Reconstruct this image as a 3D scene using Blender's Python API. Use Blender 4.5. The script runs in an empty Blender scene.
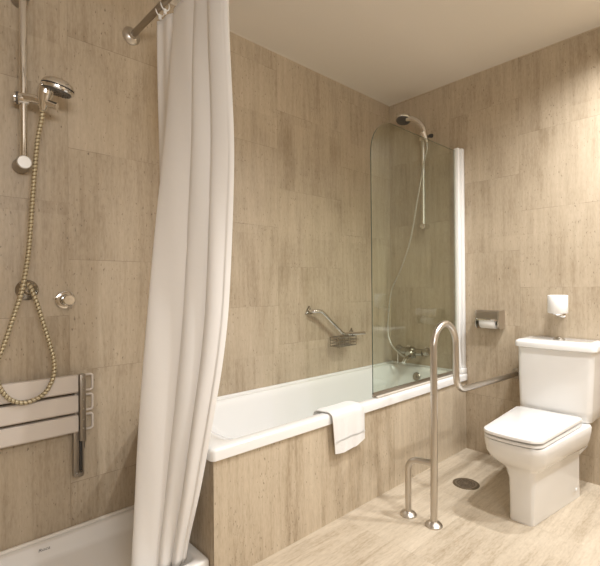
import bpy, bmesh, math, random
from mathutils import Vector, Matrix
random.seed(7)
C = bpy.context.scene.collection
V = Vector
PI = math.pi

# ------------------------------------------------------------------ helpers
def build(name, bm, mat, parent=None, smooth=True, angle=35):
    """link a bmesh drawn in world coordinates as ONE mesh object, origin at its thing's base"""
    if parent is not None:
        w = V(parent['_o']) if '_o' in parent else V((0, 0, 0))
        bmesh.ops.translate(bm, verts=bm.verts, vec=-w)
    bmesh.ops.recalc_face_normals(bm, faces=bm.faces)
    me = bpy.data.meshes.new(name)
    if smooth:
        ang = math.radians(angle)
        for f in bm.faces: f.smooth = True
        for e in bm.edges:
            if len(e.link_faces) == 2 and e.calc_face_angle(0) > ang: e.smooth = False
    bm.to_mesh(me); bm.free()
    o = bpy.data.objects.new(name, me); C.objects.link(o)
    if isinstance(mat, (list, tuple)):
        for m in mat: me.materials.append(m)
    else: me.materials.append(mat)
    if parent is not None:
        o.parent = parent
        OFF[o.name] = w
        o['_o'] = list(w)
    return o
OFF = {}
def thing(name, label, cat, loc, group=None):
    o = bpy.data.objects.new(name, None); C.objects.link(o)
    o.empty_display_size = .05
    o.location = loc; o['_o'] = list(loc)
    o['label'] = label; o['category'] = cat
    if group: o['group'] = group
    return o
def tag(o, label, cat, group=None):
    o['label'] = label; o['category'] = cat
    if group: o['group'] = group
    return o
def struct(name, bm, mat, smooth=False):
    o = build(name, bm, mat, smooth=smooth); o['kind'] = 'structure'; return o

def BM(): return bmesh.new()
def box(bm, x0, x1, y0, y1, z0, z1, bev=0, seg=2):
    r = bmesh.ops.create_cube(bm, size=1)
    vs = r['verts']
    for v in vs:
        v.co = V(((x0+x1)/2 + v.co.x*(x1-x0), (y0+y1)/2 + v.co.y*(y1-y0), (z0+z1)/2 + v.co.z*(z1-z0)))
    if bev:
        es = list({e for v in vs for e in v.link_edges})
        bmesh.ops.bevel(bm, geom=es, offset=bev, segments=seg, affect='EDGES', profile=.5)
    return bm
def smooth_path(pts, n=8):
    """Catmull-Rom through points"""
    P = [V(p) for p in pts]
    P = [P[0]*2-P[1]] + P + [P[-1]*2-P[-2]]
    out = []
    for i in range(1, len(P)-2):
        a, b, c, d = P[i-1], P[i], P[i+1], P[i+2]
        for k in range(n):
            t = k/n
            out.append(.5*((2*b)+(c-a)*t+(2*a-5*b+4*c-d)*t*t+(3*b-a-3*c+d)*t**3))
    out.append(P[-2]); return out
def resample(path, step):
    out = [path[0].copy()]; acc = 0
    for a, b in zip(path, path[1:]):
        L = (b-a).length
        if L < 1e-9: continue
        t = step-acc
        while t <= L:
            out.append(a.lerp(b, t/L)); t += step
        acc = L-(t-step)
    if (out[-1]-path[-1]).length > step*.3: out.append(path[-1].copy())
    return out
def arc3(s, e, f):
    """rotate s towards e, both of one length"""
    w = s.angle(e)
    if w < 1e-5: return s.lerp(e, f)
    return (s*math.sin((1-f)*w)+e*math.sin(f*w))/math.sin(w)
def fillet(pts, r, n=7):
    """polyline with rounded corners"""
    P = [V(p) for p in pts]; out = [P[0]]
    for i in range(1, len(P)-1):
        a, b, c = P[i-1], P[i], P[i+1]
        rr = r[i-1] if isinstance(r, (list, tuple)) else r
        d1, d2 = (a-b).normalized(), (c-b).normalized()
        ang = d1.angle(d2); t = rr/math.tan(ang/2)
        t = min(t, (a-b).length*.499, (c-b).length*.499); rad = t*math.tan(ang/2)
        cen = b+(d1+d2).normalized()*rad/math.sin(ang/2)
        s, e = b+d1*t-cen, b+d2*t-cen
        for k in range(n+1):
            out.append(cen+arc3(s, e, k/n))
    out.append(P[-1]); return out
def tube(bm, path, r, seg=16, cap=True, rfun=None):
    P = [V(p) for p in path]
    T = []
    for i in range(len(P)):
        a = P[max(i-1, 0)]; b = P[min(i+1, len(P)-1)]; T.append((b-a).normalized())
    n = T[0].orthogonal().normalized()
    rings = []; dist = 0
    for i, p in enumerate(P):
        if i: dist += (p-P[i-1]).length
        n = (n-T[i]*n.dot(T[i])).normalized(); b = T[i].cross(n)
        ring = []
        for k in range(seg):
            th = 2*PI*k/seg
            rad = rfun(i, th, dist) if rfun else (r[i] if isinstance(r, (list, tuple)) else r)
            ring.append(bm.verts.new(p+n*math.cos(th)*rad+b*math.sin(th)*rad))
        rings.append(ring)
    for A, B in zip(rings, rings[1:]):
        for k in range(seg): bm.faces.new((A[k], A[(k+1) % seg], B[(k+1) % seg], B[k]))
    if cap:
        bm.faces.new(list(reversed(rings[0]))); bm.faces.new(rings[-1])
    return bm
def lathe(bm, prof, origin, axis, seg=32):
    """prof: (distance along the axis, radius)"""
    o = V(origin); a = V(axis).normalized(); n = a.orthogonal().normalized(); b = a.cross(n)
    rings = []
    for h, r in prof:
        if r < 1e-6: rings.append([bm.verts.new(o+a*h)])
        else: rings.append([bm.verts.new(o+a*h+(n*math.cos(2*PI*k/seg)+b*math.sin(2*PI*k/seg))*r) for k in range(seg)])
    for A, B in zip(rings, rings[1:]):
        if len(A) == 1 and len(B) == 1: continue
        for k in range(seg):
            if len(A) == 1: bm.faces.new((A[0], B[(k+1) % seg], B[k]))
            elif len(B) == 1: bm.faces.new((A[k], A[(k+1) % seg], B[0]))
            else: bm.faces.new((A[k], A[(k+1) % seg], B[(k+1) % seg], B[k]))
    for ring, rev in ((rings[0], True), (rings[-1], False)):
        if len(ring) > 1: bm.faces.new(list(reversed(ring)) if rev else ring)
    return bm
def loft(bm, secs, cap0=True, cap1=True):
    rings = [[bm.verts.new(V(p)) for p in s] for s in secs]
    N = len(rings[0])
    for A, B in zip(rings, rings[1:]):
        for k in range(N): bm.faces.new((A[k], A[(k+1) % N], B[(k+1) % N], B[k]))
    if cap0: bm.faces.new(list(reversed(rings[0])))
    if cap1: bm.faces.new(rings[-1])
    return bm
def rrect(x0, x1, y0, y1, z, r, n=8):
    """rounded rectangle outline at height z; r one radius or four (x1y1, x0y1, x0y0, x1y0)"""
    if not isinstance(r, (list, tuple)): r = [r]*4
    pts = []
    for (cx, cy, sx, sy, a0), q in zip(((x1, y1, -1, -1, 0), (x0, y1, 1, -1, 90), (x0, y0, 1, 1, 180), (x1, y0, -1, 1, 270)), r):
        for k in range(n+1):
            a = math.radians(a0+90*k/n)
            pts.append(V((cx+sx*q+q*math.cos(a), cy+sy*q+q*math.sin(a), z)))
    return pts
def prism(bm, outline, off):
    """closed outline swept by vector off"""
    return loft(bm, [outline, [V(p)+V(off) for p in outline]])

# ---------------------------------------------------------------- materials
def mat(name, color, rough=.5, metal=0, coat=0, spec=.5, bump=0, bscale=200):
    m = bpy.data.materials.new(name); m.use_nodes = True
    nt = m.node_tree; b = nt.nodes['Principled BSDF']
    b.inputs['Base Color'].default_value = (*color, 1)
    b.inputs['Roughness'].default_value = rough
    b.inputs['Metallic'].default_value = metal
    b.inputs['Coat Weight'].default_value = coat
    b.inputs['Coat Roughness'].default_value = .05
    b.inputs['Specular IOR Level'].default_value = spec
    no = nt.nodes.new('ShaderNodeTexNoise'); no.inputs['Scale'].default_value = bscale; no.inputs['Detail'].default_value = 3
    tc = nt.nodes.new('ShaderNodeTexCoord'); nt.links.new(tc.outputs['Object'], no.inputs['Vector'])
    # a faint procedural variation of gloss on every material
    mr = nt.nodes.new('ShaderNodeMapRange')
    mr.inputs['To Min'].default_value = max(rough-.03, 0.02); mr.inputs['To Max'].default_value = rough+.03
    nt.links.new(no.outputs['Fac'], mr.inputs['Value']); nt.links.new(mr.outputs['Result'], b.inputs['Roughness'])
    if bump:
        bp = nt.nodes.new('ShaderNodeBump'); bp.inputs['Strength'].default_value = bump; bp.inputs['Distance'].default_value = .002
        nt.links.new(no.outputs['Fac'], bp.inputs['Height']); nt.links.new(bp.outputs['Normal'], b.inputs['Normal'])
    return m

def travertine(name, uax, vax, tw, th, u0, v0, stagger, dark, light, rough=.38, grain=1.0, pit=1.0, groove=.0013, gdark=.55, strip=.15):
    """stone tiles, streaked along v; staggered every other column"""
    m = bpy.data.materials.new(name); m.use_nodes = True
    nt = m.node_tree; N = nt.nodes; Lk = nt.links; bs = N['Principled BSDF']
    geo = N.new('ShaderNodeNewGeometry'); sep = N.new('ShaderNodeSeparateXYZ'); Lk.new(geo.outputs['Position'], sep.inputs[0])
    def M(op, a, b=None, c=None):
        n = N.new('ShaderNodeMath'); n.operation = op
        for i, x in enumerate((a, b, c)):
            if x is None: continue
            if isinstance(x, (int, float)): n.inputs[i].default_value = x
            else: Lk.new(x, n.inputs[i])
        return n.outputs[0]
    u = sep.outputs[uax]; v = sep.outputs[vax]
    us = M('DIVIDE', M('SUBTRACT', u, u0), tw); col = M('FLOOR', us); fu = M('FRACT', us)
    par = M('FLOORED_MODULO', col, 2.0)
    vs = M('DIVIDE', M('ADD', M('SUBTRACT', v, v0), M('MULTIPLY', par, stagger)), th); row = M('FLOOR', vs); fv = M('FRACT', vs)
    du = M('MULTIPLY', M('MINIMUM', fu, M('SUBTRACT', 1.0, fu)), tw)
    dv = M('MULTIPLY', M('MINIMUM', fv, M('SUBTRACT', 1.0, fv)), th)
    d = M('MINIMUM', M('MULTIPLY', du, 1.6), dv)
    def comb(x, y, z):
        n = N.new('ShaderNodeCombineXYZ')
        for i, q in enumerate((x, y, z)):
            if isinstance(q, (int, float)): n.inputs[i].default_value = q
            else: Lk.new(q, n.inputs[i])
        return n.outputs[0]
    def noise(vec, sc, det=4, ro=.55):
        n = N.new('ShaderNodeTexNoise'); n.inputs['Scale'].default_value = sc; n.inputs['Detail'].default_value = det
        n.inputs['Roughness'].default_value = ro; Lk.new(vec, n.inputs['Vector']); return n.outputs['Fac']
    wn = N.new('ShaderNodeTexWhiteNoise'); Lk.new(comb(col, row, 3.3), wn.inputs['Vector'])
    rnd = wn.outputs['Value']
    ru = M('MULTIPLY', rnd, 37.0)
    # vertical strips inside a tile (veins cut along the bed)
    sid = M('FLOOR', M('DIVIDE', M('ADD', u, M('MULTIPLY', rnd, .05)), strip))
    wn2 = N.new('ShaderNodeTexWhiteNoise'); Lk.new(comb(sid, M('FLOOR', M('DIVIDE', v, th*1.5)), rnd), wn2.inputs['Vector'])
    g1 = noise(comb(M('ADD', M('MULTIPLY', u, 1.0), ru), M('MULTIPLY', v, .07), ru), 42, 5, .6)       # fine streaks
    g2 = noise(comb(M('ADD', u, ru), M('MULTIPLY', v, .12), rnd), 11, 4, .6)                          # broad streaks
    g3 = noise(comb(u, v, 1.7), 3.0, 3, .5)                                                            # cloudy patches
    g4 = noise(comb(M('ADD', M('MULTIPLY', u, 1.0), ru), M('MULTIPLY', v, .22), 5.0), 130, 3, .6)
    t = M('ADD', M('ADD', M('MULTIPLY', g1, .38*grain), M('MULTIPLY', g2, .24*grain)), M('ADD', M('MULTIPLY', g3, .24), M('MULTIPLY', g4, .30*grain)))
    t = M('ADD', t, M('MULTIPLY', M('SUBTRACT', rnd, .5), .05))
    t = M('ADD', t, M('MULTIPLY', M('SUBTRACT', wn2.outputs['Value'], .5), .06))
    t = M('ADD', t, (1-grain)*.46)     # keeps the mean tone when the grain is softer or stronger
    rp = N.new('ShaderNodeValToRGB'); Lk.new(t, rp.inputs[0])
    e = rp.color_ramp.elements
    c0 = .350+.36*(grain-1)*.2
    e[0].position = c0+.03; e[0].color = (*dark, 1); e[1].position = .79; e[1].color = (*light, 1)
    mid = e.new(.57); mid.color = (*[(a*.42+b*.58) for a, b in zip(dark, light)], 1)
    # pits: short dark flecks drawn out along the streaks
    p1 = noise(comb(M('ADD', u, ru), M('MULTIPLY', v, .38), 2.0), 120, 2, .5)
    pm = noise(comb(u, v, 8.0), 7, 2, .5)
    pv = N.new('ShaderNodeMapRange'); pv.inputs['From Min'].default_value = .66; pv.inputs['From Max'].default_value = .74
    Lk.new(M('ADD', p1, M('MULTIPLY', M('SUBTRACT', pm, .5), .25)), pv.inputs['Value'])
    mx = N.new('ShaderNodeMix'); mx.data_type = 'RGBA'
    Lk.new(M('MULTIPLY', pv.outputs[0], .7*pit), mx.inputs['Factor']); Lk.new(rp.outputs[0], mx.inputs[6])
    mx.inputs[7].default_value = (*[c*.45 for c in dark], 1)
    gr = N.new('ShaderNodeMapRange'); gr.inputs['From Min'].default_value = groove*.5; gr.inputs['From Max'].default_value = groove
    gr.inputs['To Min'].default_value = 1; gr.inputs['To Max'].default_value = 0; Lk.new(d, gr.inputs['Value'])
    # joints fade in and out, as the filler does
    gm = N.new('ShaderNodeMapRange'); gm.inputs['From Min'].default_value = .42; gm.inputs['From Max'].default_value = .6
    gm.inputs['To Min'].default_value = .15; Lk.new(noise(comb(u, v, 4.4), 9, 2, .5), gm.inputs['Value'])
    mg = N.new('ShaderNodeMix'); mg.data_type = 'RGBA'
    Lk.new(M('MULTIPLY', M('MULTIPLY', gr.outputs[0], gm.outputs[0]), gdark), mg.inputs['Factor']); Lk.new(mx.outputs[2], mg.inputs[6])
    mg.inputs[7].default_value = (*[c*.35 for c in dark], 1)
    Lk.new(mg.outputs[2], bs.inputs['Base Color'])
    rr = N.new('ShaderNodeMapRange'); rr.inputs['To Min'].default_value = rough-.08; rr.inputs['To Max'].default_value = rough+.12
    Lk.new(g2, rr.inputs['Value']); Lk.new(rr.outputs[0], bs.inputs['Roughness'])
    bp = N.new('ShaderNodeBump'); bp.inputs['Strength'].default_value = .25; bp.inputs['Distance'].default_value = .001
    Lk.new(M('SUBTRACT', M('MULTIPLY', g1, .3), M('ADD', M('MULTIPLY', pv.outputs[0], .8), gr.outputs[0])), bp.inputs['Height'])
    Lk.new(bp.outputs['Normal'], bs.inputs['Normal'])
    return m

D1, L1 = (.255, .192, .122), (.565, .475, .357)
stone_x = travertine('travertine_wall_back', 0, 2, .597, .4915, -2.389, .789-.4915*4, -.2458, D1, L1, strip=.149, grain=.85)
stone_y = travertine('travertine_wall_side', 1, 2, .48, .4915, -.52, 1.137-.4915*4, -.24, D1, L1, strip=.16, grain=.85)
stone_ap = travertine('travertine_bath_front', 0, 2, .597, .9, -2.06, -.1, 0, (.30, .230, .150), (.62, .53, .402), strip=.12)
stone_ae = travertine('travertine_bath_end', 1, 2, .9, .9, -.9, -.1, 0, (.255, .192, .122), (.565, .475, .357), strip=.12)
stone_fl = travertine('travertine_floor', 1, 0, .48, .60, -1.51, -.12, .0, (.335, .265, .18), (.63, .55, .435), rough=.42, grain=1.15, pit=.25, gdark=.3, strip=.16)

porcelain = mat('white_porcelain', (.77, .765, .75), .12, coat=.4)
acrylic = mat('white_acrylic', (.77, .765, .75), .16, coat=.3)
tray_acr = mat('white_shower_tray', (.80, .78, .75), .22, coat=.2)
plastic_w = mat('white_plastic', (.80, .795, .78), .3)
chrome = mat('chrome', (.78, .76, .73), .10, 1)
chrome_d = mat('dark_chrome', (.42, .39, .34), .22, 1)
steel = mat('brushed_steel', (.58, .54, .49), .30, 1)
steel_d = mat('satin_grey_steel', (.40, .36, .31), .36, 1)
rubber = mat('black_rubber', (.03, .028, .025), .5)
greyp = mat('dark_grey_plastic', (.10, .09, .08), .35)
ceilm = mat('painted_ceiling', (.74, .69, .62), .75, bump=.12, bscale=30)
paper = mat('white_paper', (.82, .81, .79), .9, bump=.2, bscale=400)
slatm = mat('seat_slat_plastic', (.62, .56, .50), .4)
hosem = mat('ivory_metal_hose', (.52, .45, .30), .36, .4)
hosed = mat('hose_groove', (.22, .165, .09), .45, .5)
slatframe = mat('seat_frame_metal', (.34, .30, .25), .38, .85)
seal = mat('clear_seal_strip', (.62, .57, .50), .25, 0)
grout = mat('silicone_bead', (.80, .76, .70), .4)
ink = mat('grey_logo_print', (.18, .17, .16), .5)

def towel_mat():
    m = mat('white_terry', (.80, .795, .78), .95, bump=.9, bscale=700)
    nt = m.node_tree; b = nt.nodes['Principled BSDF']
    b.inputs['Sheen Weight'].default_value = .4
    return m
terry = towel_mat()
def cloth_mat():
    m = bpy.data.materials.new('white_curtain_cloth'); m.use_nodes = True
    nt = m.node_tree; N = nt.nodes; out = N['Material Output']; b = N['Principled BSDF']
    b.inputs['Base Color'].default_value = (.90, .885, .865, 1); b.inputs['Roughness'].default_value = .75
    b.inputs['Sheen Weight'].default_value = .2
    tr = N.new('ShaderNodeBsdfTranslucent'); tr.inputs['Color'].default_value = (.80, .75, .68, 1)
    mx = N.new('ShaderNodeMixShader'); mx.inputs[0].default_value = .22
    w = N.new('ShaderNodeTexNoise'); w.inputs['Scale'].default_value = 7; w.inputs['Detail'].default_value = 5
    tc = N.new('ShaderNodeTexCoord'); nt.links.new(tc.outputs['Object'], w.inputs['Vector'])
    bp = N.new('ShaderNodeBump'); bp.inputs['Strength'].default_value = .25; bp.inputs['Distance'].default_value = .01
    nt.links.new(w.outputs['Fac'], bp.inputs['Height']); nt.links.new(bp.outputs[0], b.inputs['Normal'])
    nt.links.new(b.outputs[0], mx.inputs[1]); nt.links.new(tr.outputs[0], mx.inputs[2]); nt.links.new(mx.outputs[0], out.inputs[0])
    return m
curtm = cloth_mat()
def glass_mat(name, tint, amount=1):
    m = bpy.data.materials.new(name); m.use_nodes = True
    nt = m.node_tree; N = nt.nodes; N.remove(N['Principled BSDF']); out = N['Material Output']
    t = N.new('ShaderNodeBsdfTransparent'); t.inputs['Color'].default_value = (*tint, 1)
    g = N.new('ShaderNodeBsdfGlossy'); g.inputs['Roughness'].default_value = .015; g.inputs['Color'].default_value = (1, 1, 1, 1)
    lw = N.new('ShaderNodeLayerWeight'); lw.inputs['Blend'].default_value = .5
    pw = N.new('ShaderNodeMath'); pw.operation = 'POWER'; pw.inputs[1].default_value = 5; nt.links.new(lw.outputs['Facing'], pw.inputs[0])
    f = N.new('ShaderNodeMath'); f.operation = 'MULTIPLY_ADD'; f.inputs[1].default_value = .96; f.inputs[2].default_value = .04; nt.links.new(pw.outputs[0], f.inputs[0])
    no = N.new('ShaderNodeTexNoise'); no.inputs['Scale'].default_value = 2.0
    ge = N.new('ShaderNodeNewGeometry'); nt.links.new(ge.outputs['Position'], no.inputs['Vector'])
    mr = N.new('ShaderNodeMapRange'); mr.inputs['To Min'].default_value = .01; mr.inputs['To Max'].default_value = .04
    nt.links.new(no.outputs['Fac'], mr.inputs['Value']); nt.links.new(mr.outputs[0], g.inputs['Roughness'])
    mx = N.new('ShaderNodeMixShader'); nt.links.new(f.outputs[0], mx.inputs[0]); nt.links.new(t.outputs[0], mx.inputs[1]); nt.links.new(g.outputs[0], mx.inputs[2])
    nt.links.new(mx.outputs[0], out.inputs[0]); return m
glass = glass_mat('screen_glass', (.90, .925, .885))
glass_edge = mat('glass_cut_edge', (.10, .13, .10), .15)

# ------------------------------------------------------------------ the room
H = 2.623; XL = -3.62; YF = -3.3; T = .1
struct('floor', box(BM(), XL-T, T, YF-T, T, -T, 0), stone_fl)
struct('ceiling', box(BM(), XL-T, T, YF-T, T, H, H+T), ceilm)
struct('wall_back', box(BM(), XL-T, T, 0, T, 0, H), stone_x)
struct('wall_right', box(BM(), 0, T, YF-T, 0, 0, H), stone_y)
struct('wall_left', box(BM(), XL-T, XL, YF, 0, 0, H), stone_y)
struct('wall_front', box(BM(), XL, 0, YF-T, YF, 0, H), stone_x)
TX = -2.05; TW = .629       # tiled bath surround
bm = BM()
o1 = box(bm, TX, 0, -TW, -TW+.02, 0, .484)
box(bm, TX, TX+.02, -TW+.02, 0, 0, .484)
for f in bm.faces: 
    f.normal_update(); f.material_index = 1 if abs(f.normal.x) > .5 else 0
struct('wall_bath_front', bm, [stone_ap, stone_ae])
# white filler bead where the stone meets the ceiling and the floor
bm = BM(); box(bm, XL, 0, -.004, 0, H-.003, H); box(bm, -.002, 0, YF, -.004, H-.002, H); struct('trim_1', bm, mat('ceiling_filler', (.66, .60, .51), .8))
bm = BM(); box(bm, TX, 0, -TW-.002, -TW, 0, .002); struct('trim_2', bm, mat('beige_grout', (.55, .48, .38), .8))

# --------------------------------------------------------------------- bath
bx0, bx1, by0, by1 = -2.064, 0, -.643, 0
t = thing('bathtub', 'long white bathtub set in the tiled surround', 'bathtub', (-1.03, -.32, .05))
bm = BM()
Z = .533
N8 = 8
def br(i, z, r=None): return rrect(bx0+i, bx1-.001, by0+i, by1-.001, z, (.004, .004, .02, .004) if r is None else r, N8)
secs = [rrect(bx0+.03, bx1-.001, by0+.03, by1-.001, .486, .003, N8), br(0, .486), br(0, .520), br(.003, .528), br(.011, Z)]
def inn(a, z, r, l=0, e=0): return rrect(bx0+a+l, bx1-a-e, by0+.012+a*.9, by1-.012-a*.75, z, r, N8)
secs += [inn(.038, Z, .06, .030), inn(.043, Z-.0015, .065, .038), inn(.050, Z-.007, .07, .055), inn(.057, Z-.018, .08, .085), inn(.062, Z-.045, .085, .12), inn(.072, .40, .10, .22, .02), inn(.10, .22, .10, .36, .06), inn(.13, .135, .10, .46, .1), inn(.18, .12, .08, .52, .15)]
loft(bm, secs, cap0=False)
build('tub_shell', bm, acrylic, t, angle=50)
# back ledge upstand against the wall
bm = BM(); box(bm, bx0+.01, -.002, -.016, -.001, Z-.002, Z+.012, .004); box(bm, -.016, -.001, -.57, -.016, Z-.002, Z+.012, .004)
build('tub_upstand', bm, acrylic, t)
bm = BM(); lathe(bm, [(0, .033), (.006, .033), (.011, .027), (.011, .012), (.016, .010), (.018, 0)], (-.066, -.275, .462), (-1, 0, .22), 28)
build('overflow_cover', bm, steel_d, t)
bm = BM(); lathe(bm, [(0, .035), (.004, .035), (.006, .03), (.006, .012), (.012, .01), (.013, 0)], (-.40, -.32, .12), (0, 0, 1), 28)
build('drain_plug', bm, chrome, t)

# ------------------------------------------------------------- bath screen
t = thing('bath_screen', 'clear glass bath screen with rounded top corner and white wall profile', 'shower screen', (-.5, -.605, Z))
gx0, gx1, gz0, gz1, gy = -1.024, -.060, .556, 2.098, -.603
out = [V((gx1, gy, gz0)), V((gx1, gy, gz1))]
R = .205
for k in range(15):
    a = PI/2+PI/2*k/14
    out.append(V((gx0+R+R*math.cos(a), gy, gz1-R+R*math.sin(a))))
out.append(V((gx0, gy, gz0)))
bm = BM(); prism(bm, out, (0, .006, 0))
bmesh.ops.recalc_face_normals(bm, faces=bm.faces)
for f in bm.faces: f.material_index = 0 if abs(f.normal.y) > .9 else 1
build('glass_panel', bm, [glass, glass_edge], t, smooth=False)
bm = BM(); box(bm, gx0, gx1+.0, gy-.004, gy+.010, .536, .562, .003); build('bottom_seal', bm, steel_d, t)
bm = BM(); box(bm, gx0+.01, gx1, gy-.022, gy-.0065, .5345, .545, .003); build('drip_strip', bm, seal, t)
bm = BM(); box(bm, -.034, -.001, gy-.030, gy+.020, .570, 2.118, .003); build('wall_profile', bm, plastic_w, t)
bm = BM(); box(bm, -.070, -.037, gy-.020, gy+.014, .572, 2.118, .006, 3); build('pivot_profile', bm, plastic_w, t)
bm = BM(); box(bm, -.038, -.0335, gy-.016, gy+.01, .575, 2.112); build('profile_groove', bm, steel_d, t)
bm = BM(); box(bm, -.074, -.001, gy-.036, gy+.02, .535, .570, .003); build('foot_block', bm, plastic_w, t)

# ------------------------------------------------------------------- towel
def drape():
    """inside tail -> over the rim -> hangs outside; doubled cloth"""
    y = by0
    prof = [(-.545, .500), (-.550, .525), (-.565, .5365), (-.60, .5375), (-.632, .537), (-.6490, .530), (-.6530, .515), (-.6540, .49), (-.654, .44), (-.654, .39), (-.654, .34)]
    P = resample(smooth_path([(0, a, b) for a, b in prof], 6), .008)
    n = len(P); NX = 26; th = .008
    rows = []
    for i, p in enumerate(P):
        a = P[max(i-1, 0)]; b = P[min(i+1, n-1)]; tn = (b-a).normalized(); nr = V((0, tn.z, -tn.y))  # outward
        if nr.z < 0 and i < n*.4: nr = -nr
        if i >= n*.4 and nr.y > 0: nr = -nr
        f = i/(n-1); row = []
        for k in range(NX+1):
            s = k/NX
            xl = -1.425+.030*f+(-.012)*math.exp(-((f-.1)/.12)**2); xr = -1.166-.004*f
            if f < .3: xl += (.3-f)*.02
            x = xl+(xr-xl)*s
            wav = .004*math.sin(s*9+.6)*f + .003*math.sin(s*17+f*3)*f
            dz = -.012*math.sin(s*PI*1.1)*max(0, f-.7)/.3 + .018*s*max(0, f-.75)/.25
            q = V((x, p.y, p.z+dz))+nr*(max(wav, -.002))
            row.append((q, nr))
        rows.append(row)
    bm = BM()
    outer = []; inner = []
    for row in rows:
        ro = []; ri = []
        for k, (q, nr) in enumerate(row):
            e = min(k, NX-k)/2.0; tt = th*(1-.55*math.exp(-e*e*1.2))
            ro.append(bm.verts.new(q+nr*tt)); ri.append(bm.verts.new(q))
        outer.append(ro); inner.append(ri)
    for A, B in zip(outer, outer[1:]):
        for k in range(NX): bm.faces.new((A[k], A[k+1], B[k+1], B[k]))
    for A, B in zip(inner, inner[1:]):
        for k in range(NX): bm.faces.new((A[k], B[k], B[k+1], A[k+1]))
    for r0, r1 in zip(range(len(rows)-1), range(1, len(rows))):
        bm.faces.new((outer[r0][0], outer[r1][0], inner[r1][0], inner[r0][0]))
        bm.faces.new((outer[r0][NX], inner[r0][NX], inner[r1][NX], outer[r1][NX]))
    for r in (0, -1):
        for k in range(NX): bm.faces.new((outer[r][k], outer[r][k+1], inner[r][k+1], inner[r][k]))
    return bm, outer
bm, _ = drape()
t = thing('hand_towel', 'folded white hand towel draped over the front rim of the bathtub', 'towel', (-1.28, -.64, .33))
build('towel_cloth', bm, terry, t, angle=60)
bm = BM()
NXb = 24
lo = []; hi = []
for k in range(NXb+1):
    s = k/NXb; x = -1.3935+.221*s
    wav = .004*math.sin(s*9+.6)*.8+.003*math.sin(s*17+2.4)*.8
    y = -.6630-max(wav, -.002)
    lo.append(bm.verts.new((x, y, .395+.006*s))); hi.append(bm.verts.new((x, y-.0005, .405+.006*s)))
for k in range(NXb): bm.faces.new((lo[k], lo[k+1], hi[k+1], hi[k]))
bmesh.ops.solidify(bm, geom=bm.faces[:], thickness=.0015)
build('woven_band', bm, mat('flat_woven_band', (.785, .78, .765), .85), t)

# ---------------------------------------------------- bath: grab rail + basket
def flange(bm, o, ax, r=.026, h=.012):
    return lathe(bm, [(0, r), (h*.35, r), (h*.8, r*.82), (h, r*.5), (h, 0)], o, ax, 28)
t = thing('grab_rail', 'angled chrome grab rail with small wire soap basket on the wall above the bathtub', 'grab rail', (-.7, 0, .8))
bm = BM()
tube(bm, fillet([(-.935, -.008, .990), (-.935, -.052, .990), (-.872, -.060, .988), (-.655, -.060, .818), (-.425, -.060, .808)], [.03, .07, .07, .04]), .0125, 16)
build('rail', bm, chrome, t)
for k, (x, z) in enumerate(((-.935, .990), (-.505, .813))):
    bm = BM(); flange(bm, (x, -.0005, z), (0, -1, 0), .021, .012)
    if k: tube(bm, [(x, -.010, z), (x, -.058, z-.003)], .009, 14)
    for a in (90, 210, 330):
        aa = math.radians(a); tube(bm, [(x+.018*math.cos(aa), -.005, z+.018*math.sin(aa)), (x+.034*math.cos(aa), -.006, z+.034*math.sin(aa))], [.008, .005], 10)
    build('wall_flange', bm, chrome_d, t)
bm = BM(); X0, X1, Y0, Y1 = -.748, -.560, -.095, -.020
for z, r in ((.800, .0035), (.778, .002), (.758, .002), (.738, .003)):
    tube(bm, [(X0, Y0, z), (X1, Y0, z), (X1, Y1, z), (X0, Y1, z), (X0, Y0, z)], r, 8, cap=False)
for k in range(4):
    x = X0+(X1-X0)*k/3
    tube(bm, [(x, Y0, .8), (x, Y0, .738), (x, Y1, .738), (x, Y1, .8)], .0014 if 0 < k < 3 else .0026, 8)
for k in range(1, 5):
    y = Y0+(Y1-Y0)*k/5; tube(bm, [(X0, y, .738), (X1, y, .738)], .0016, 8)
box(bm, -.668, -.612, -.078, -.040, .796, .808, .002)
build('soap_basket', bm, chrome_d, t)

# ------------------------------------------------------------ bath mixer etc.
t = thing('bath_mixer_tap', 'chrome bath mixer tap seen through the glass screen', 'tap', (0, -.246, .65))
bm = BM(); tube(bm, [(-.075, -.155, .650), (-.075, -.335, .650)], .027, 24)
lathe(bm, [(-.045, .0), (-.045, .026), (-.02, .032), (.02, .032), (.035, .024), (.04, 0)], (-.085, -.245, .65), (-.25, 0, 1), 24)
lathe(bm, [(-.03, .012), (-.02, .034), (.02, .036), (.034, .026), (.036, 0)], (-.10, -.245, .64), (-1, 0, -.2), 24)
build('mixer_body', bm, chrome_d, t)
for y in (-.165, -.325):
    bm = BM(); flange(bm, (-.0005, y, .655), (-1, 0, 0), .034, .016); tube(bm, [(-.01, y, .655), (-.075, y, .651)], .014, 16)
    build('wall_union', bm, chrome, t)
for y0, y1 in ((-.150, -.105), (-.340, -.395)):
    bm = BM(); lathe(bm, [(0, .022), (.006, .027), (.040, .029), (.048, .024), (.052, 0)], (-.075, y0, .652), (0, y1-y0, .02), 20)
    build('tap_handle', bm, chrome_d, t)
bm = BM(); tube(bm, fillet([(-.085, -.245, .63), (-.12, -.250, .618), (-.20, -.262, .607), (-.222, -.265, .585)], .03), .016, 18); build('spout', bm, chrome, t)
bm = BM(); tube(bm, [(-.085, -.120, .648), (-.088, -.122, .575), (-.088, -.122, .552)], [.009, .008, .009], 14); build('lever', bm, chrome, t)

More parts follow.
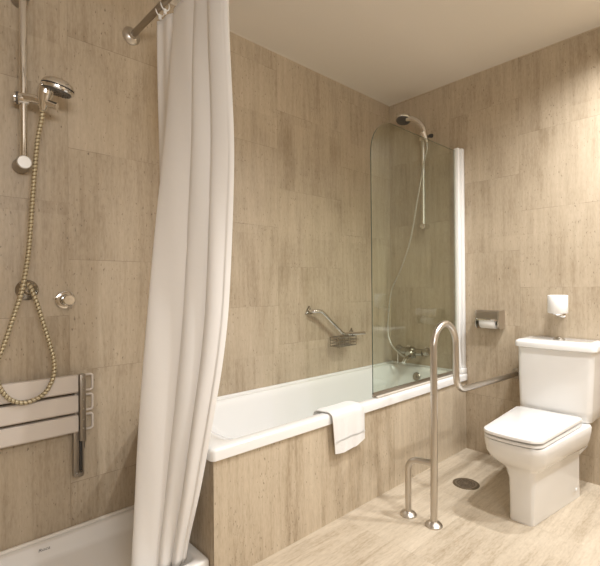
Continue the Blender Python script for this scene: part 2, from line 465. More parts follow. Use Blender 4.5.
RG = 'wall-mounted shower rails'
t = thing('shower_rail', 'chrome shower slide rail on the corner wall behind the glass screen', 'shower rail', (0, -.338, 1.60), RG)
bm = BM(); tube(bm, [(-.055, -.338, 1.60), (-.055, -.338, 2.262)], .0130, 18); build('rail', bm, mat('satin_chrome', (.82, .80, .77), .28, 1), t)
for z in (1.60, 2.255):
    bm = BM(); lathe(bm, [(0, .020), (.03, .018), (.058, .022), (.070, .021), (.074, .012), (.074, 0)], (-.0005, -.338, z), (-1, 0, 0), 22); build('wall_mount', bm, chrome, t)
bm = BM(); tube(bm, [(-.03, -.338, 2.232), (-.10, -.375, 2.252)], .017, 16)
lathe(bm, [(-.03, .018), (-.03, .024), (.025, .026), (.03, .02), (.03, .0)], (-.11, -.383, 2.255), (-.25, .25, 1), 20)
build('slider', bm, chrome, t)
bm = BM(); lathe(bm, [(0, .012), (.02, .015), (.028, .012), (.028, 0)], (-.10, -.415, 2.245), (.1, -1, -.1), 16); build('slider_knob', bm, rubber, t)
HG = 'hand showers'
t = thing('hand_shower', 'curved chrome hand shower above the glass screen with dark spray face', 'hand shower', (-.11, -.395, 2.19), HG)
bm = BM()
tube(bm, smooth_path([(-.104, -.400, 2.20), (-.110, -.393, 2.25), (-.118, -.380, 2.31), (-.128, -.345, 2.362), (-.140, -.30, 2.395), (-.150, -.262, 2.405)], 8),
     [(.0150+.0050*(i/40)) for i in range(41)], 18); build('handle', bm, chrome, t)
bm = BM(); hd = V((-.32, -.10, -1)); lathe(bm, [(-.034, 0), (-.031, .024), (-.020, .045), (-.004, .058), (.006, .059), (.010, .054), (.010, 0)], (-.150, -.232, 2.408), hd, 32); build('spray_head', bm, chrome, t)
bm = BM(); lathe(bm, [(.0105, .053), (.015, .050), (.015, 0)], (-.150, -.232, 2.408), hd, 32)
nn = hd.normalized(); a1 = nn.orthogonal().normalized(); b1 = nn.cross(a1)
for rr, c in ((.032, 14), (.018, 8)):
    for k in range(c):
        p = V((-.150, -.232, 2.408))+nn*.014+(a1*math.cos(2*PI*k/c)+b1*math.sin(2*PI*k/c))*rr
        lathe(bm, [(0, .003), (.004, .002), (.004, 0)], p, nn, 8)
build('spray_face', bm, greyp, t)
SG = 'flexible shower hoses'
def hose(path, r, pitch, amp, step, m, name, label, seg=10):
    P = resample(smooth_path(path, 10), step)
    bm = BM(); tube(bm, P, r, seg, rfun=lambda i, th, d: r*(1+amp*math.cos(th-2*PI*d/pitch)))
    o = build(name, bm, m, angle=80)
    if isinstance(m, (list, tuple)):
        for i, f in enumerate(o.data.polygons):
            rg, th = divmod(i, seg)
            if i < (len(P)-1)*seg and math.cos(2*PI*(th+.5)/seg-2*PI*rg*step/pitch) < -.5: f.material_index = 1
    return o
o = hose([(-.104, -.400, 2.198), (-.098, -.398, 2.15), (-.085, -.369, 2.085), (-.075, -.299, 1.799), (-.075, -.235, 1.503), (-.072, -.142, 1.277), (-.075, -.060, 1.121), (-.08, -.030, .921), (-.09, -.032, .777), (-.105, -.074, .69), (-.115, -.156, .630), (-.125, -.205, .614), (-.130, -.243, .606)],
         .0058, .014, .12, .003, [mat('silver_hose', (.74, .72, .68), .3, .8), steel_d], 'shower_hose', '', 10)
tag(o, 'thin chrome shower hose looping down behind the glass screen to the bath tap', 'shower hose', SG)

# -------------------------------------------------- shower corner on the left
t = thing('shower_rail', 'chrome shower slide rail at far left beside the curtained shower', 'shower rail', (-2.565, 0, 1.65), RG)
rx = -2.565
matc = mat('matte_chrome_cap', (.66, .64, .60), .35, .7)
bm = BM(); tube(bm, [(rx, -.058, 1.645), (rx, -.058, 2.42)], .0140, 20); build('rail', bm, chrome, t)
for z in (1.655, 2.335):
    bm = BM(); lathe(bm, [(0, .030), (.012, .030), (.070, .028), (.078, .0265), (.078, 0)], (rx-.003, -.0005, z), (0, -1, 0), 30)
    m_ = build('wall_mount', bm, steel_d, t)
    bm = BM(); lathe(bm, [(0, .0265), (.006, .0265), (.009, .0235), (.009, 0)], (rx-.003, -.079, z), (0, -1, 0), 30); build('end_cap', bm, matc, m_)
bm = BM()
lathe(bm, [(-.016, 0), (-.016, .022), (-.012, .024), (.020, .023), (.024, .018), (.024, 0)], (rx-.002, -.060, 1.914), (1, -.25, 0), 24)
tube(bm, [(rx-.01, -.060, 1.920), (rx+.03, -.095, 1.912), (-2.464, -.143, 1.886)], [.0165, .0170, .0140], 20)
build('slider', bm, chrome, t)
bm = BM(); lathe(bm, [(0, .0245), (.006, .025), (.009, .022)], (rx-.016, -.054, 1.916), (-1, .25, 0), 24); kn = build('slider_collar', bm, greyp, t)
bm = BM(); lathe(bm, [(.0085, .023), (.014, .0235), (.017, .018), (.017, 0)], (rx-.016, -.054, 1.916), (-1, .25, 0), 24); build('slider_knob', bm, chrome, t)
t = thing('hand_shower', 'round chrome hand shower clipped to the rail at far left', 'hand shower', (-2.49, -.12, 1.87), HG)
hd = V((-.16, .20, -1)); hc = V((-2.462, -.150, 1.962))
bm = BM(); tube(bm, smooth_path([(-2.508, -.108, 1.868), (-2.505, -.112, 1.895), (-2.503, -.118, 1.925), (-2.496, -.126, 1.955), (-2.476, -.138, 1.978)], 8), [.0130+.0160*min(1, (i/18)) for i in range(33)], 22)
build('handle', bm, chrome, t)
bm = BM(); lathe(bm, [(-.034, 0), (-.033, .018), (-.028, .036), (-.018, .052), (-.006, .0595), (.000, .0605)], hc, hd, 40); build('spray_head', bm, chrome, t)
bm = BM(); lathe(bm, [(.0, .0585), (.005, .059), (.005, 0)], hc, hd, 40); build('rubber_ring', bm, rubber, t)
bm = BM(); lathe(bm, [(.0055, .061), (.013, .0605), (.018, .056), (.018, .0)], hc, hd, 40); build('chrome_ring', bm, chrome, t)
bm = BM(); lathe(bm, [(.0185, .052), (.024, .049), (.024, 0)], hc, hd, 40)
nn = hd.normalized(); a1 = nn.orthogonal().normalized(); b1 = nn.cross(a1)
for rr, c in ((.040, 16), (.025, 10), (.01, 4)):
    for k in range(c):
        p = hc+nn*.023+(a1*math.cos(2*PI*k/c)+b1*math.sin(2*PI*k/c))*rr
        lathe(bm, [(0, .003), (.004, .002), (.004, 0)], p, nn, 8)
build('spray_face', bm, greyp, t)
hp = [(-2.5085, -.108, 1.866), (-2.512, -.106, 1.83), (-2.523, -.09, 1.754), (-2.535, -.08, 1.59), (-2.546, -.08, 1.428), (-2.557, -.08, 1.288), (-2.579, -.08, 1.148), (-2.606, -.08, 1.051), (-2.636, -.08, .948), (-2.662, -.078, .862), (-2.656, -.078, .785), (-2.627, -.076, .73), (-2.588, -.076, .704), (-2.547, -.076, .704), (-2.502, -.078, .728), (-2.472, -.080, .785), (-2.468, -.08, .85), (-2.482, -.078, .921), (-2.503, -.075, 1.005), (-2.527, -.068, 1.099), (-2.545, -.060, 1.155), (-2.553, -.052, 1.172)]
o = hose(hp, .0085, .0150, .10, .0018, [hosem, hosed], 'shower_hose', '', 12)
tag(o, 'thick ivory metal shower hose hanging in a loop at far left over the folded seat', 'shower hose', SG)
t = thing('hose_outlet', 'round chrome hose outlet on the wall beneath the left shower rail', 'hose outlet', (-2.548, 0, 1.148))
bm = BM(); lathe(bm, [(0, .042), (.006, .042), (.012, .036), (.020, .024), (.024, .020), (.024, 0)], (-2.548, -.0005, 1.148), (0, -1, 0), 36); build('flange', bm, chrome_d, t)
bm = BM(); lathe(bm, [(.022, .017), (.040, .017), (.046, .013), (.046, .006), (.050, .006), (.050, 0)], (-2.548, 0, 1.148), (0, -1, 0), 24)
tube(bm, [(-2.553, -.034, 1.150), (-2.553, -.048, 1.178)], .0125, 16); build('elbow', bm, chrome_d, t)
t = thing('shower_valve', 'chrome shower knob on a round plate right of the hose outlet', 'valve', (-2.402, 0, 1.103))
bm = BM(); lathe(bm, [(0, .041), (.005, .041), (.010, .037), (.012, .030), (.012, 0)], (-2.405, -.0005, 1.103), (0, -1, 0), 36); build('wall_mount', bm, chrome, t)
bm = BM(); lathe(bm, [(.011, .016), (.030, .016), (.030, .021), (.036, .0235), (.062, .0235), (.066, .020), (.067, 0)], (-2.405, 0, 1.103), (0, -1, 0), 32)
build('knob', bm, chrome, t)
bm = BM(); lathe(bm, [(.013, .025), (.021, .022), (.023, .017)], (-2.405, 0, 1.103), (0, -1, 0), 32); build('collar', bm, chrome_d, t)

# folding shower seat
t = thing('folding_shower_seat', 'slatted beige shower seat folded up against the wall', 'shower seat', (-2.6, 0, .34))
def slat(z0, z1):
    bm = BM(); x0, x1, y0, y1 = -2.98, -2.372, -.062, -.034
    sec = [(y0, z0+.006), (y0, z1-.004), (y0+.004, z1), (y1, z1), (y1, z0), (y0+.006, z0)]
    prism(bm, [V((x0, a, b)) for a, b in sec], (x1-x0, 0, 0)); return bm
zz = [(.7035, .779), (.617, .692), (.533, .606)]
for z0, z1 in zz:
    s = build('slat', slat(z0, z1), slatm, t)
    # rounded open loop at the slat's end, beyond the frame bar
    bm = BM()
    P = fillet([(-2.346, -.048, z1-.004), (-2.311, -.048, z1-.004), (-2.311, -.048, z0+.004), (-2.346, -.048, z0+.004)], .010, 5)
    tube(bm, P, .005, 8); build('end_loop', bm, slatm, s)
    for z in (z0+.018, z1-.018):
        bm = BM(); lathe(bm, [(0, .004), (.003, .003), (.003, 0)], (-2.357, -.0765, z), (0, -1, 0), 10); build('screw', bm, steel, s)
for xx in (-2.368, -2.95):
    bm = BM(); box(bm, xx, xx+.023, -.076, -.050, .495, .782, .002); build('frame_bar', bm, slatframe, t)
    bm = BM()
    box(bm, xx-.020, xx+.002, -.048, -.022, .338, .540, .002); box(bm, xx+.016, xx+.022, -.046, -.020, .34, .50, .001)
    box(bm, xx-.019, xx+.021, -.026, -.020, .336, .50, .001); box(bm, xx-.015, xx+.018, -.050, -.044, .336, .352, .001)
    g = build('support_leg', bm, slatframe, t)
    bm = BM(); box(bm, xx+.0035, xx+.0145, -.047, -.032, .36, .485, .002); build('damper', bm, rubber, g)
    bm = BM(); lathe(bm, [(0, .005), (.003, .004), (.003, 0)], (xx-.009, -.0485, .352), (0, -1, 0), 12); build('rivet', bm, chrome, g)
    bm = BM(); box(bm, xx-.012, xx+.030, -.034, -.0005, .45, .76, .003); build('wall_bracket', bm, slatframe, t)

# shower tray
t = thing('shower_tray', 'white shower tray on the floor behind the curtain', 'shower tray', (-2.83, -.31, 0))
tx0, tx1, ty0, ty1 = XL+.001, -2.052, -.600, -.001
bm = BM(); zt = .098
def tr(i, z, r): return rrect(tx0+i, tx1-i, ty0+i, ty1-i, z, r, 8)
loft(bm, [tr(0, .0, .01), tr(0, zt-.010, .012), tr(.003, zt-.003, .012), tr(.010, zt, .012), tr(.030, zt, .03), tr(.040, zt-.006, .035), tr(.062, .05, .05), tr(.085, .036, .06), tr(.30, .030, .06)])
build('tray_shell', bm, tray_acr, t, angle=50)
bm = BM(); box(bm, tx0, tx1, -.014, -.001, zt-.001, zt+.012, .004); build('wall_seal', bm, grout, t)
bm = BM(); lathe(bm, [(0, .045), (.004, .045), (.007, .038), (.008, 0)], (-2.9, -.30, .030), (0, 0, 1), 28); build('drain_cover', bm, chrome, t)
# maker's mark printed on the inner slope of the tray
cu = bpy.data.curves.new('maker_mark', 'FONT'); cu.body = 'Roca'; cu.size = .016; cu.extrude = .0003; cu.align_x = 'CENTER'; cu.shear = .25
tmp = bpy.data.objects.new('tmp_mark', cu); C.objects.link(tmp)
bpy.context.view_layer.update()
me = bpy.data.meshes.new_from_object(tmp.evaluated_get(bpy.context.evaluated_depsgraph_get()))
bpy.data.objects.remove(tmp)
sl = math.atan2(.042, .022)
for v in me.vertices:
    x, y, z = v.co*1.0
    x *= 1.35
    v.co = V((-2.503+x, -.053+y*math.cos(sl)+.0-z*math.sin(sl), .074+y*math.sin(sl)+z*math.cos(sl)+.0012))-V(t['_o'])
me.materials.append(ink)
o = bpy.data.objects.new('maker_mark', me); C.objects.link(o); o.parent = t; o['label'] = 'small grey printed word'

# curtain rod
t = thing('curtain_rod', 'bronze-grey shower curtain rod fixed to the wall by a round flange', 'curtain rod', (-2.1, 0, 2.371))
bm = BM(); tube(bm, fillet([(-2.107, -.006, 2.371), (-2.085, -.86, 2.371), (XL+.005, -.86, 2.371)], .10, 12), .0145, 18); build('rod', bm, steel_d, t)
bm = BM(); lathe(bm, [(0, .042), (.005, .042), (.012, .036), (.020, .021), (.030, .018), (.030, 0)], (-2.108, -.0005, 2.371), (0, -1, 0), 32); build('wall_flange', bm, steel, t)
bm = BM(); lathe(bm, [(0, .036), (.004, .036), (.012, .030), (.018, .018), (.026, .016), (.026, 0)], (XL+.0005, -.86, 2.371), (1, 0, 0), 32); build('wall_flange', bm, chrome, t)
# rings
RX = -2.092
def ring(y, label):
    t = thing('curtain_ring', label, 'curtain ring', (RX, y, 2.371), 'white curtain rings on the rod')
    bm = BM(); P = [(RX+.019*math.cos(a), y+.002*math.sin(a), 2.366+.026*math.sin(a)) for a in [2*PI*k/22 for k in range(23)]]
    tube(bm, P, .0028, 8, cap=False); build('loop', bm, plastic_w, t)
    bm = BM(); box(bm, RX-.007, RX+.006, y-.004, y+.004, 2.326, 2.348, .002); build('clip', bm, plastic_w, t)
ring(-.285, 'white curtain ring nearest the wall flange on the curtain rod')
ring(-.335, 'white curtain ring second from the wall flange, touching the curtain top')

# curtain
Lp = [(2.328, -2.070, -.382), (2.106, -2.094, -.391), (1.80, -2.13, -.406), (1.504, -2.174, -.420), (1.183, -2.212, -.436), (.951, -2.238, -.447), (.727, -2.264, -.458), (.544, -2.281, -.467), (.293, -2.299, -.480), (.075, -2.322, -.489)]
Rp = [(2.328, -2.076, -.772), (2.178, -2.066, -.760), (1.98, -2.046, -.742), (1.774, -2.018, -.733), (1.558, -2.003, -.707), (1.334, -1.996, -.68), (1.18, -1.994, -.668), (.947, -2.008, -.662), (.713, -2.052, -.656), (.517, -2.086, -.642), (.242, -2.110, -.582), (.075, -2.126, -.525)]
def interp(T, z):
    if z >= T[0][0]: return V((T[0][1], T[0][2], z))
    for a, b in zip(T, T[1:]):
        if z >= b[0]:
            f = (a[0]-z)/(a[0]-b[0]); f2 = f
            return V((a[1]+(b[1]-a[1])*f2, a[2]+(b[2]-a[2])*f2, z))
    return V((T[-1][1], T[-1][2], z))
def smooth_int(T, z):
    s = V((0, 0, 0)); 
    for k in range(-3, 4): s += interp(T, min(2.328, max(.075, z+k*.05)))
    s /= 7; s.z = z; return s
# folds: (s start, s end, bulge) with sharp creases between
folds = [(0, .47, .010), (.47, .70, .013), (.70, .93, .016), (.93, 1.0, .003)]
def fold_off(s, z):
    h = (2.33-z)/2.25
    for a, b, g in folds:
        a2 = a+.025*math.sin(h*2.2+a*9)*(0 < a < 1); b2 = b+.025*math.sin(h*2.2+b*9)*(0 < b < 1)
        if a2 <= s <= b2:
            t_ = (s-a2)/(b2-a2)
            # lopsided bulge, tucked under at the right-hand crease
            return g*(.55+.75*h)*(math.sin(PI*t_**.62)**.8 if 0 < t_ < 1 else 0)
    return 0
bm = BM(); NZ = 90; NS = 96; NB = 16
grid = []
for i in range(NZ+1):
    z = 2.328-(2.328-.088)*i/NZ
    L_ = smooth_int(Lp, z); R_ = smooth_int(Rp, z)
    d = (R_-L_); d.z = 0; nrm = V((d.y, -d.x, 0)).normalized()
    if nrm.dot(V((-.68, -.73, 0))) < 0: nrm = -nrm
    row = []
    # first pleat, hanging straight by the wall end of the rod
    lowx = .045*max(0, (.7-z)/.7)
    A0 = V((-2.093-lowx*.5+.004*math.sin(z*5), -.262, z)); A1 = V((-2.070-lowx, -.36, z)); 
    for k in range(NB):
        f = k/NB; p = A0.lerp(A1, f)+V((.006*math.sin(PI*2*f), 0, 0)); row.append(p)
    # tuck behind
    mid = A1.lerp(L_, .5)+V((.02, .015, 0))
    for k in range(4):
        f = k/4; row.append((A1*(1-f)**2+mid*2*f*(1-f)+L_*f*f))
    for k in range(NS+1):
        s = k/NS; p = L_.lerp(R_, s)+nrm*fold_off(s, z)
        p += nrm*.003*math.sin(z*3.1+s*6)+nrm*.0012*math.sin(z*7+s*15)
        # hem edges curl back
        if s > .94: p -= nrm*(s-.94)*.15
        row.append(p)
    # back layer of the gather (return pleat)
    for k in range(1, 14):
        f = k/13; s = 1-f*.55
        p = L_.lerp(R_, s)-nrm*(.021+.018*math.sin(f*PI*3)**2)*min(1, .25+z); row.append(p)
    grid.append([bm.verts.new(p) for p in row])
for A, B in zip(grid, grid[1:]):
    for k in range(len(A)-1): bm.faces.new((A[k], A[k+1], B[k+1], B[k]))
o = build('shower_curtain', bm, curtm, angle=70)
md = o.modifiers.new('thickness', 'SOLIDIFY'); md.thickness = .0015
tag(o, 'long white fabric shower curtain gathered in folds', 'curtain')

# ----------------------------------------------------------- floor grab bar
t = thing('support_grab_bar', 'floor-standing steel grab bar with arched top beside the toilet', 'grab bar', (-1.064, -.985, 0))
yb = -.985
arc = []
cx, cz, rr = -.938, .852, .109
bm = BM()
P = [(-1.058, yb, .004), (-1.045, yb, .50)]
for k in range(15):
    a = PI-PI*k/14; P.append((cx+rr*math.cos(a), yb, cz+rr*math.sin(a)))
P = [V(p) for p in P]
tail = fillet([P[-1], (-.824, yb, .606), (-.006, -.978, .577)], .085, 12)
P = [P[0], P[0].lerp(P[1], .5), P[1], P[1].lerp(P[2], .5)] + P[2:] + tail[1:]
tube(bm, P, .0165, 22); build('bar', bm, steel, t)
bm = BM(); tube(bm, fillet([(-1.062, -.846, .004), (-1.060, -.846, .284), (-1.044, -.975, .292)], .055, 10), .0155, 20); build('side_brace', bm, steel, t)
for x, y in ((-1.058, yb), (-1.062, -.846)):
    bm = BM(); lathe(bm, [(0, .041), (.006, .041), (.014, .034), (.020, .022), (.022, .018)], (x, y, .0005), (0, 0, 1), 32)
    build('floor_flange', bm, steel, t)
bm = BM(); lathe(bm, [(0, .036), (.006, .036), (.014, .030), (.020, .018)], (-.0005, -.978, .577), (-1, 0, 0), 32); build('wall_flange', bm, steel_d, t)

# ------------------------------------------------------------------- toilet
t = thing('toilet', 'white close-coupled toilet with closed lid standing on the tiled floor', 'toilet', (-.40, -1.26, 0))
yc = -1.262
def tsec(z, xf, xb, wf, wb, rf, rb, bow=0, n=10):
    """plan outline: front edge xf (bowed by bow), back xb, half widths wf/wb, corner radii"""
    pts = []
    def lerpw(x): return wf+(wb-wf)*(x-xf)/(xb-xf)
    cs = [((xb, yc+wb), rb, 'b+'), ((xf, yc+wf), rf, 'f+'), ((xf, yc-wf), rf, 'f-'), ((xb, yc-wb), rb, 'b-')]
    poly = [V((c[0][0], c[0][1], 0)) for c in cs]
    for i, (c, r, _) in enumerate(cs):
        b = poly[i]; a = poly[i-1]; d_ = poly[(i+1) % 4]
        d1, d2 = (a-b).normalized(), (d_-b).normalized(); ang = d1.angle(d2); tt = r/math.tan(ang/2)
        cen = b+(d1+d2).normalized()*r/math.sin(ang/2); s, e = b+d1*tt-cen, b+d2*tt-cen
        for k in range(n+1): pts.append(cen+arc3(s, e, k/n))
        # bowed front edge
        if i == 1:
            p0 = pts[-1].copy()
            p1 = V((xf, yc-wf+r*1.0, 0))
            for k in range(1, 8): pts.append(p0.lerp(p1, k/8))
    out = []
    for p in pts:
        k = max(0, 1-((p.y-yc)/max(wf, 1e-4))**2)
        fx = max(0, min(1, (xb-p.x)/(xb-xf)))
        out.append(V((p.x-bow*k*(fx**4), p.y, z)))
    return out
bm = BM()
ys = lambda z: yc+.024*max(0, min(1, (z-.2)/.12))
def ps(z, *q):
    dy = ys(z)-yc
    return [V((p.x, p.y+dy*max(0, min(1, (-.15-p.x)/.3)), p.z)) for p in tsec(z, *q)]
secs = [ps(.000, -.730, -.20, .054, .122, .016, .03, .006),
        ps(.012, -.732, -.20, .055, .122, .016, .03, .006),
        ps(.100, -.730, -.195, .056, .118, .018, .03, .008),
        ps(.200, -.728, -.185, .060, .116, .020, .03, .010),
        ps(.245, -.730, -.180, .068, .120, .028, .04, .012),
        ps(.262, -.738, -.178, .084, .130, .040, .05, .014),
        ps(.276, -.752, -.176, .104, .156, .050, .06, .017),
        ps(.296, -.768, -.174, .124, .172, .056, .07, .020),
        ps(.325, -.780, -.172, .136, .181, .058, .07, .022),
        ps(.360, -.786, -.172, .141, .184, .058, .06, .022),
        ps(.385, -.788, -.172, .142, .182, .056, .05, .022),
        ps(.392, -.785, -.175, .140, .178, .056, .05, .022)]
loft(bm, secs)
box(bm, -.25, -.012, yc-.11, yc+.11, .20, .3925, .02, 3)
build('pan', bm, porcelain, t, angle=50)
bm = BM(); lathe(bm, [(0, .012), (.004, .011), (.006, .006), (.006, 0)], (-.300, -1.3815, .060), (-.08, -1, .02), 16); build('bolt_cap', bm, porcelain, t)
def slab(z0, z1, xf, xb, wf, wb, rf, rb, bow, e=.006):
    global yc
    bm = BM(); y_ = yc; yc = yc+.026
    loft(bm, [tsec(z0, xf+e, xb-e, wf-e, wb-e, rf, rb, bow), tsec(z0+e*.5, xf, xb, wf, wb, rf, rb, bow), tsec(z1-e, xf, xb, wf, wb, rf, rb, bow),
              tsec(z1-e*.3, xf+e*.35, xb-e*.35, wf-e*.35, wb-e*.35, rf, rb, bow), tsec(z1, xf+e*1.3, xb-e*1.3, wf-e*1.3, wb-e*1.3, rf, rb, bow)]); yc = y_; return bm
build('seat_ring', slab(.3950, .4105, -.792, -.245, .136, .170, .046, .03, .022), porcelain, t, angle=40)
bm = slab(.4175, .436, -.796, -.238, .137, .171, .046, .035, .022)
build('lid', bm, porcelain, t, angle=40)
for y in (-1.19, -1.33):
    bm = BM(); tube(bm, [(-.226, y-.03, .413), (-.226, y+.03, .413)], .009, 14); build('hinge', bm, chrome, t)
# cistern: wider at top, bowed front
yc += .008
def csec(z, d, w, bow=.016, r=.028):
    xf, xb = -.020-d, -.012
    pts = []
    for (cx_, cy_, a0, q) in ((xb-.006, yc+w-.006, 0, .006), (xf+r, yc+w-r, 90, r), (xf+r, yc-w+r, 180, r), (xb-.006, yc-w+.006, 270, .006)):
        for k in range(9):
            a = math.radians(a0+90*k/8); pts.append(V((cx_+q*math.cos(a), cy_+q*math.sin(a), z)))
        if a0 == 90:
            p0 = pts[-1].copy(); p1 = V((xf, yc-w+r, z))
            for k in range(1, 12): pts.append(p0.lerp(p1, k/12))
    return [V((p.x-bow*max(0, 1-((p.y-yc)/w)**2)*max(0, min(1, (xb-p.x)/d))**3, p.y+.010*max(0, .785-z)/.38, z)) for p in pts]
bm = BM(); loft(bm, [csec(.394, .175, .180), csec(.400, .180, .185), csec(.46, .186, .187), csec(.62, .193, .192), csec(.775, .198, .196), csec(.784, .198, .196)])
build('cistern', bm, porcelain, t, angle=50)
bm = BM(); loft(bm, [csec(.7845, .205, .203, .018), csec(.789, .212, .209, .020), csec(.812, .213, .210, .020), csec(.822, .209, .206, .020), csec(.829, .196, .193, .018), csec(.832, .170, .168, .014)])
cl = build('cistern_lid', bm, porcelain, t, angle=50)
bm = BM(); lathe(bm, [(0, .030), (.004, .030), (.008, .026), (.010, .018)], (-.118, -1.255, .8315), (0, 0, 1), 30); fb = build('flush_button', bm, chrome_d, cl)
bm = BM(); lathe(bm, [(.009, .019), (.014, .017), (.017, .010), (.018, 0)], (-.118, -1.255, .8315), (0, 0, 1), 30); fb2 = build('flush_button_cap', bm, chrome, cl)

# ------------------------------------------------------ toilet paper holder
t = thing('toilet_paper_dispenser', 'steel box toilet paper holder on the wall between glass screen and toilet', 'toilet paper holder', (0, -.82, .9))
y0, y1 = -.752, -.893
def hsec(y, top=.982, fr=.098):
    return [V((-.001, y, .885)), V((-.001, y, top)), V((-fr+.02, y, top)), V((-fr+.006, y, top-.006)), V((-fr, y, top-.02)), V((-fr, y, .930)), V((-fr+.002, y, .930)), V((-fr+.002, y, top-.02)), V((-fr+.008, y, top-.009)), V((-fr+.02, y, top-.003)), V((-.004, y, top-.003)), V((-.004, y, .885))]
bm = BM(); loft(bm, [hsec(y0), hsec(y1)]); build('cover', bm, steel_d, t, angle=30)
for y, w in ((y0+.006, .007), (y1-.001, .010)):
    bm = BM(); out = []
    for (px, pz) in ((-.001, .976), (-.006, .983), (-.016, .986), (-.082, .986), (-.094, .980), (-.101, .968), (-.102, .900), (-.097, .880), (-.086, .868), (-.070, .863), (-.016, .868), (-.005, .873), (-.001, .882)):
        out.append(V((px, y, pz)))
    prism(bm, out, (0, -w, 0)); build('end_plate', bm, steel, t)
bm = BM(); box(bm, -.103, -.098, y1, y0, .918, .930, .001); build('front_bar', bm, chrome, t)
bm = BM(); tube(bm, [(-.055, y0+.004, .917), (-.055, y1-.004, .917)], .006, 12); build('spindle', bm, chrome, t)
def roll(name, c, ax, r, ri, L, label, seg=40):
    bm = BM(); t = thing(name, label, 'toilet paper', c, 'toilet paper rolls')
    lathe(bm, [(-L/2, ri), (-L/2, r-.003), (-L/2+.003, r), (L/2-.003, r), (L/2, r-.003), (L/2, ri), (-L/2, ri)], c, ax, seg)
    # lathe caps both end rings; remove those discs to keep the core hole
    for f in [f for f in bm.faces if len(f.verts) == seg]: bm.faces.remove(f)
    build('paper', bm, paper, t, angle=50)
    bm = BM(); lathe(bm, [(-L/2+.001, ri-.0005), (L/2-.001, ri-.0005), (L/2-.001, ri-.002), (-L/2+.001, ri-.002), (-L/2+.001, ri-.0005)], c, ax, seg)
    for f in [f for f in bm.faces if len(f.verts) == seg]: bm.faces.remove(f)
    build('cardboard_core', bm, mat('grey_cardboard', (.45, .38, .30), .9), t)
    return t
roll('toilet_roll', (-.055, -.822, .906), (0, 1, 0), .042, .019, .105, 'white toilet roll inside the steel box holder')
roll('toilet_roll', (-.085, -1.240, 1.037), (0, 0, 1), .0525, .021, .106, 'white toilet roll standing upright on the small wall holder above the cistern')
t = thing('spare_roll_holder', 'small chrome wall holder carrying the upright roll above the cistern', 'toilet paper holder', (0, -1.240, .97))
bm = BM(); lathe(bm, [(0, .030), (.004, .032), (.006, .030), (.006, 0)], (-.085, -1.240, .9775), (0, 0, 1), 30)
lathe(bm, [(-.007, 0), (-.007, .012), (0, .016)], (-.085, -1.240, .9775), (0, 0, 1), 24); build('base_disc', bm, chrome, t)
bm = BM(); tube(bm, [(-.085, -1.240, .983), (-.085, -1.240, 1.075)], .008, 14); build('peg', bm, chrome, t)
bm = BM(); tube(bm, [(-.005, -1.240, .973), (-.085, -1.240, .973)], .009, 14); build('arm', bm, chrome, t)
bm = BM(); flange(bm, (-.0005, -1.240, .973), (-1, 0, 0), .022, .010); build('wall_mount', bm, chrome, t)

# -------------------------------------------------------------- floor drain
t = thing('floor_drain', 'round grey metal drain grate set in the tiled floor', 'floor drain', (-.532, -.887, 0))
c = (-.532, -.887, .0005)
bm = BM(); lathe(bm, [(0, .073), (.003, .073), (.0045, .070), (.0045, .060), (.001, .060), (.001, 0)], c, (0, 0, 1), 48); build('rim', bm, mat('tarnished_brass_grate', (.22, .18, .13), .4, .8), t)
bm = BM()
for r0, r1 in ((.050, .0600), (.036, .043), (.022, .029), (.0, .014)):
    N_ = 40
    for k in range(N_):
        a, b = 2*PI*k/N_, 2*PI*(k+1)/N_
        q = [V((c[0]+r*math.cos(w), c[1]+r*math.sin(w), .0046)) for r, w in ((r0, a), (r1, a), (r1, b), (r0, b))]
        if r0 == 0: q = q[1:] if False else [q[1], q[2], V((c[0], c[1], .0046))]
        bm.faces.new([bm.verts.new(p) for p in q])
for k in range(12):
    a = 2*PI*k/12; d_ = V((math.cos(a), math.sin(a), 0)); n_ = V((-d_.y, d_.x, 0))*.0022; p = V((c[0], c[1], .0046))
    bm.faces.new([bm.verts.new(p+d_*.012+n_), bm.verts.new(p+d_*.055+n_*1.6), bm.verts.new(p+d_*.055-n_*1.6), bm.verts.new(p+d_*.012-n_)])
bmesh.ops.remove_doubles(bm, verts=bm.verts, dist=1e-5)
r_ = bmesh.ops.extrude_face_region(bm, geom=bm.faces[:])
for v in r_['geom']:
    if isinstance(v, bmesh.types.BMVert): v.co.z -= .003
build('grate', bm, mat('aged_steel_grate', (.36, .31, .25), .4, .85), t, smooth=False)

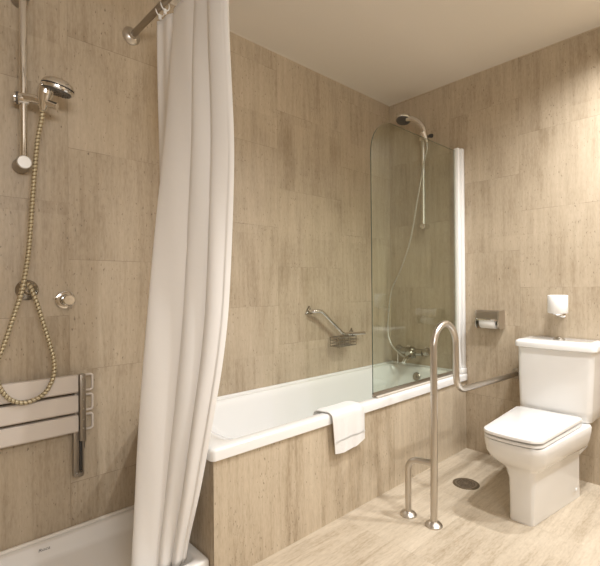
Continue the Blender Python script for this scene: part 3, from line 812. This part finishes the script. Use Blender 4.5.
# ------------------------------------------------------------------- lights
WARM = (.99, .985, .98)
def spot(x, y, e, size=125, blend=.45, z=H-.03, r=.035, col=WARM, tgt=None):
    l = bpy.data.lights.new('downlight', 'SPOT'); l.energy = e; l.spot_size = math.radians(size); l.spot_blend = blend
    l.shadow_soft_size = r; l.color = col
    o = bpy.data.objects.new('downlight', l); C.objects.link(o); o.location = (x, y, z)
    if tgt is not None: o.rotation_euler = (V(tgt)-V((x, y, z))).to_track_quat('-Z', 'Y').to_euler()
    return o
spot(-.42, -1.80, 90, 155, .9)
spot(-.38, -2.65, 90, 150, .9)
spot(-1.12, -1.70, 64, 145, .8)
spot(-1.15, -2.37, 34, 140, .8)
spot(-2.05, -2.37, 12, 140, .8)
# added soft fill behind the camera to brighten the curtain, no real fixture
a = bpy.data.lights.new('fill_light', 'AREA'); a.shape = 'RECTANGLE'; a.size = 1.1; a.size_y = .35; a.energy = 25; a.color = (.99, .985, .98)
o = bpy.data.objects.new('fill_light', a); C.objects.link(o); o.location = (-3.0, YF+.08, 1.95); o.rotation_euler = (math.radians(88), 0, 0)
w = bpy.data.worlds.new('world'); bpy.context.scene.world = w; w.use_nodes = True
w.node_tree.nodes['Background'].inputs[0].default_value = (.9, .85, .78, 1); w.node_tree.nodes['Background'].inputs[1].default_value = .1

# ------------------------------------------------------------------- camera
cam = bpy.data.cameras.new('camera'); co = bpy.data.objects.new('camera', cam); C.objects.link(co)
cam.sensor_fit = 'HORIZONTAL'; cam.sensor_width = 36; cam.lens = 428.083/600*36
cam.shift_y = 3.368/600; cam.clip_start = .02
yaw, pitch, rollr = .7443, .0018, -.0086
fwd = V((math.sin(yaw)*math.cos(pitch), math.cos(yaw)*math.cos(pitch), math.sin(pitch)))
right = V((math.cos(yaw), -math.sin(yaw), 0)); up = right.cross(fwd)
r2 = right*math.cos(rollr)+up*math.sin(rollr); u2 = -right*math.sin(rollr)+up*math.cos(rollr)
M4 = Matrix(((r2.x, u2.x, -fwd.x, -2.9166), (r2.y, u2.y, -fwd.y, -2.0693), (r2.z, u2.z, -fwd.z, 1.15), (0, 0, 0, 1)))
co.matrix_world = M4
sc = bpy.context.scene; sc.camera = co
for o in bpy.data.objects:
    if '_o' in o: del o['_o']
sc.view_settings.view_transform = 'Standard'; sc.view_settings.look = 'None'
sc.view_settings.gamma = 1; sc.view_settings.exposure = 0.32; sc.view_settings.use_curve_mapping = False
sc.cycles.use_denoising = True; sc.cycles.max_bounces = 10; sc.cycles.transparent_max_bounces = 12; sc.cycles.diffuse_bounces = 6
sc.cycles.sample_clamp_indirect = 6
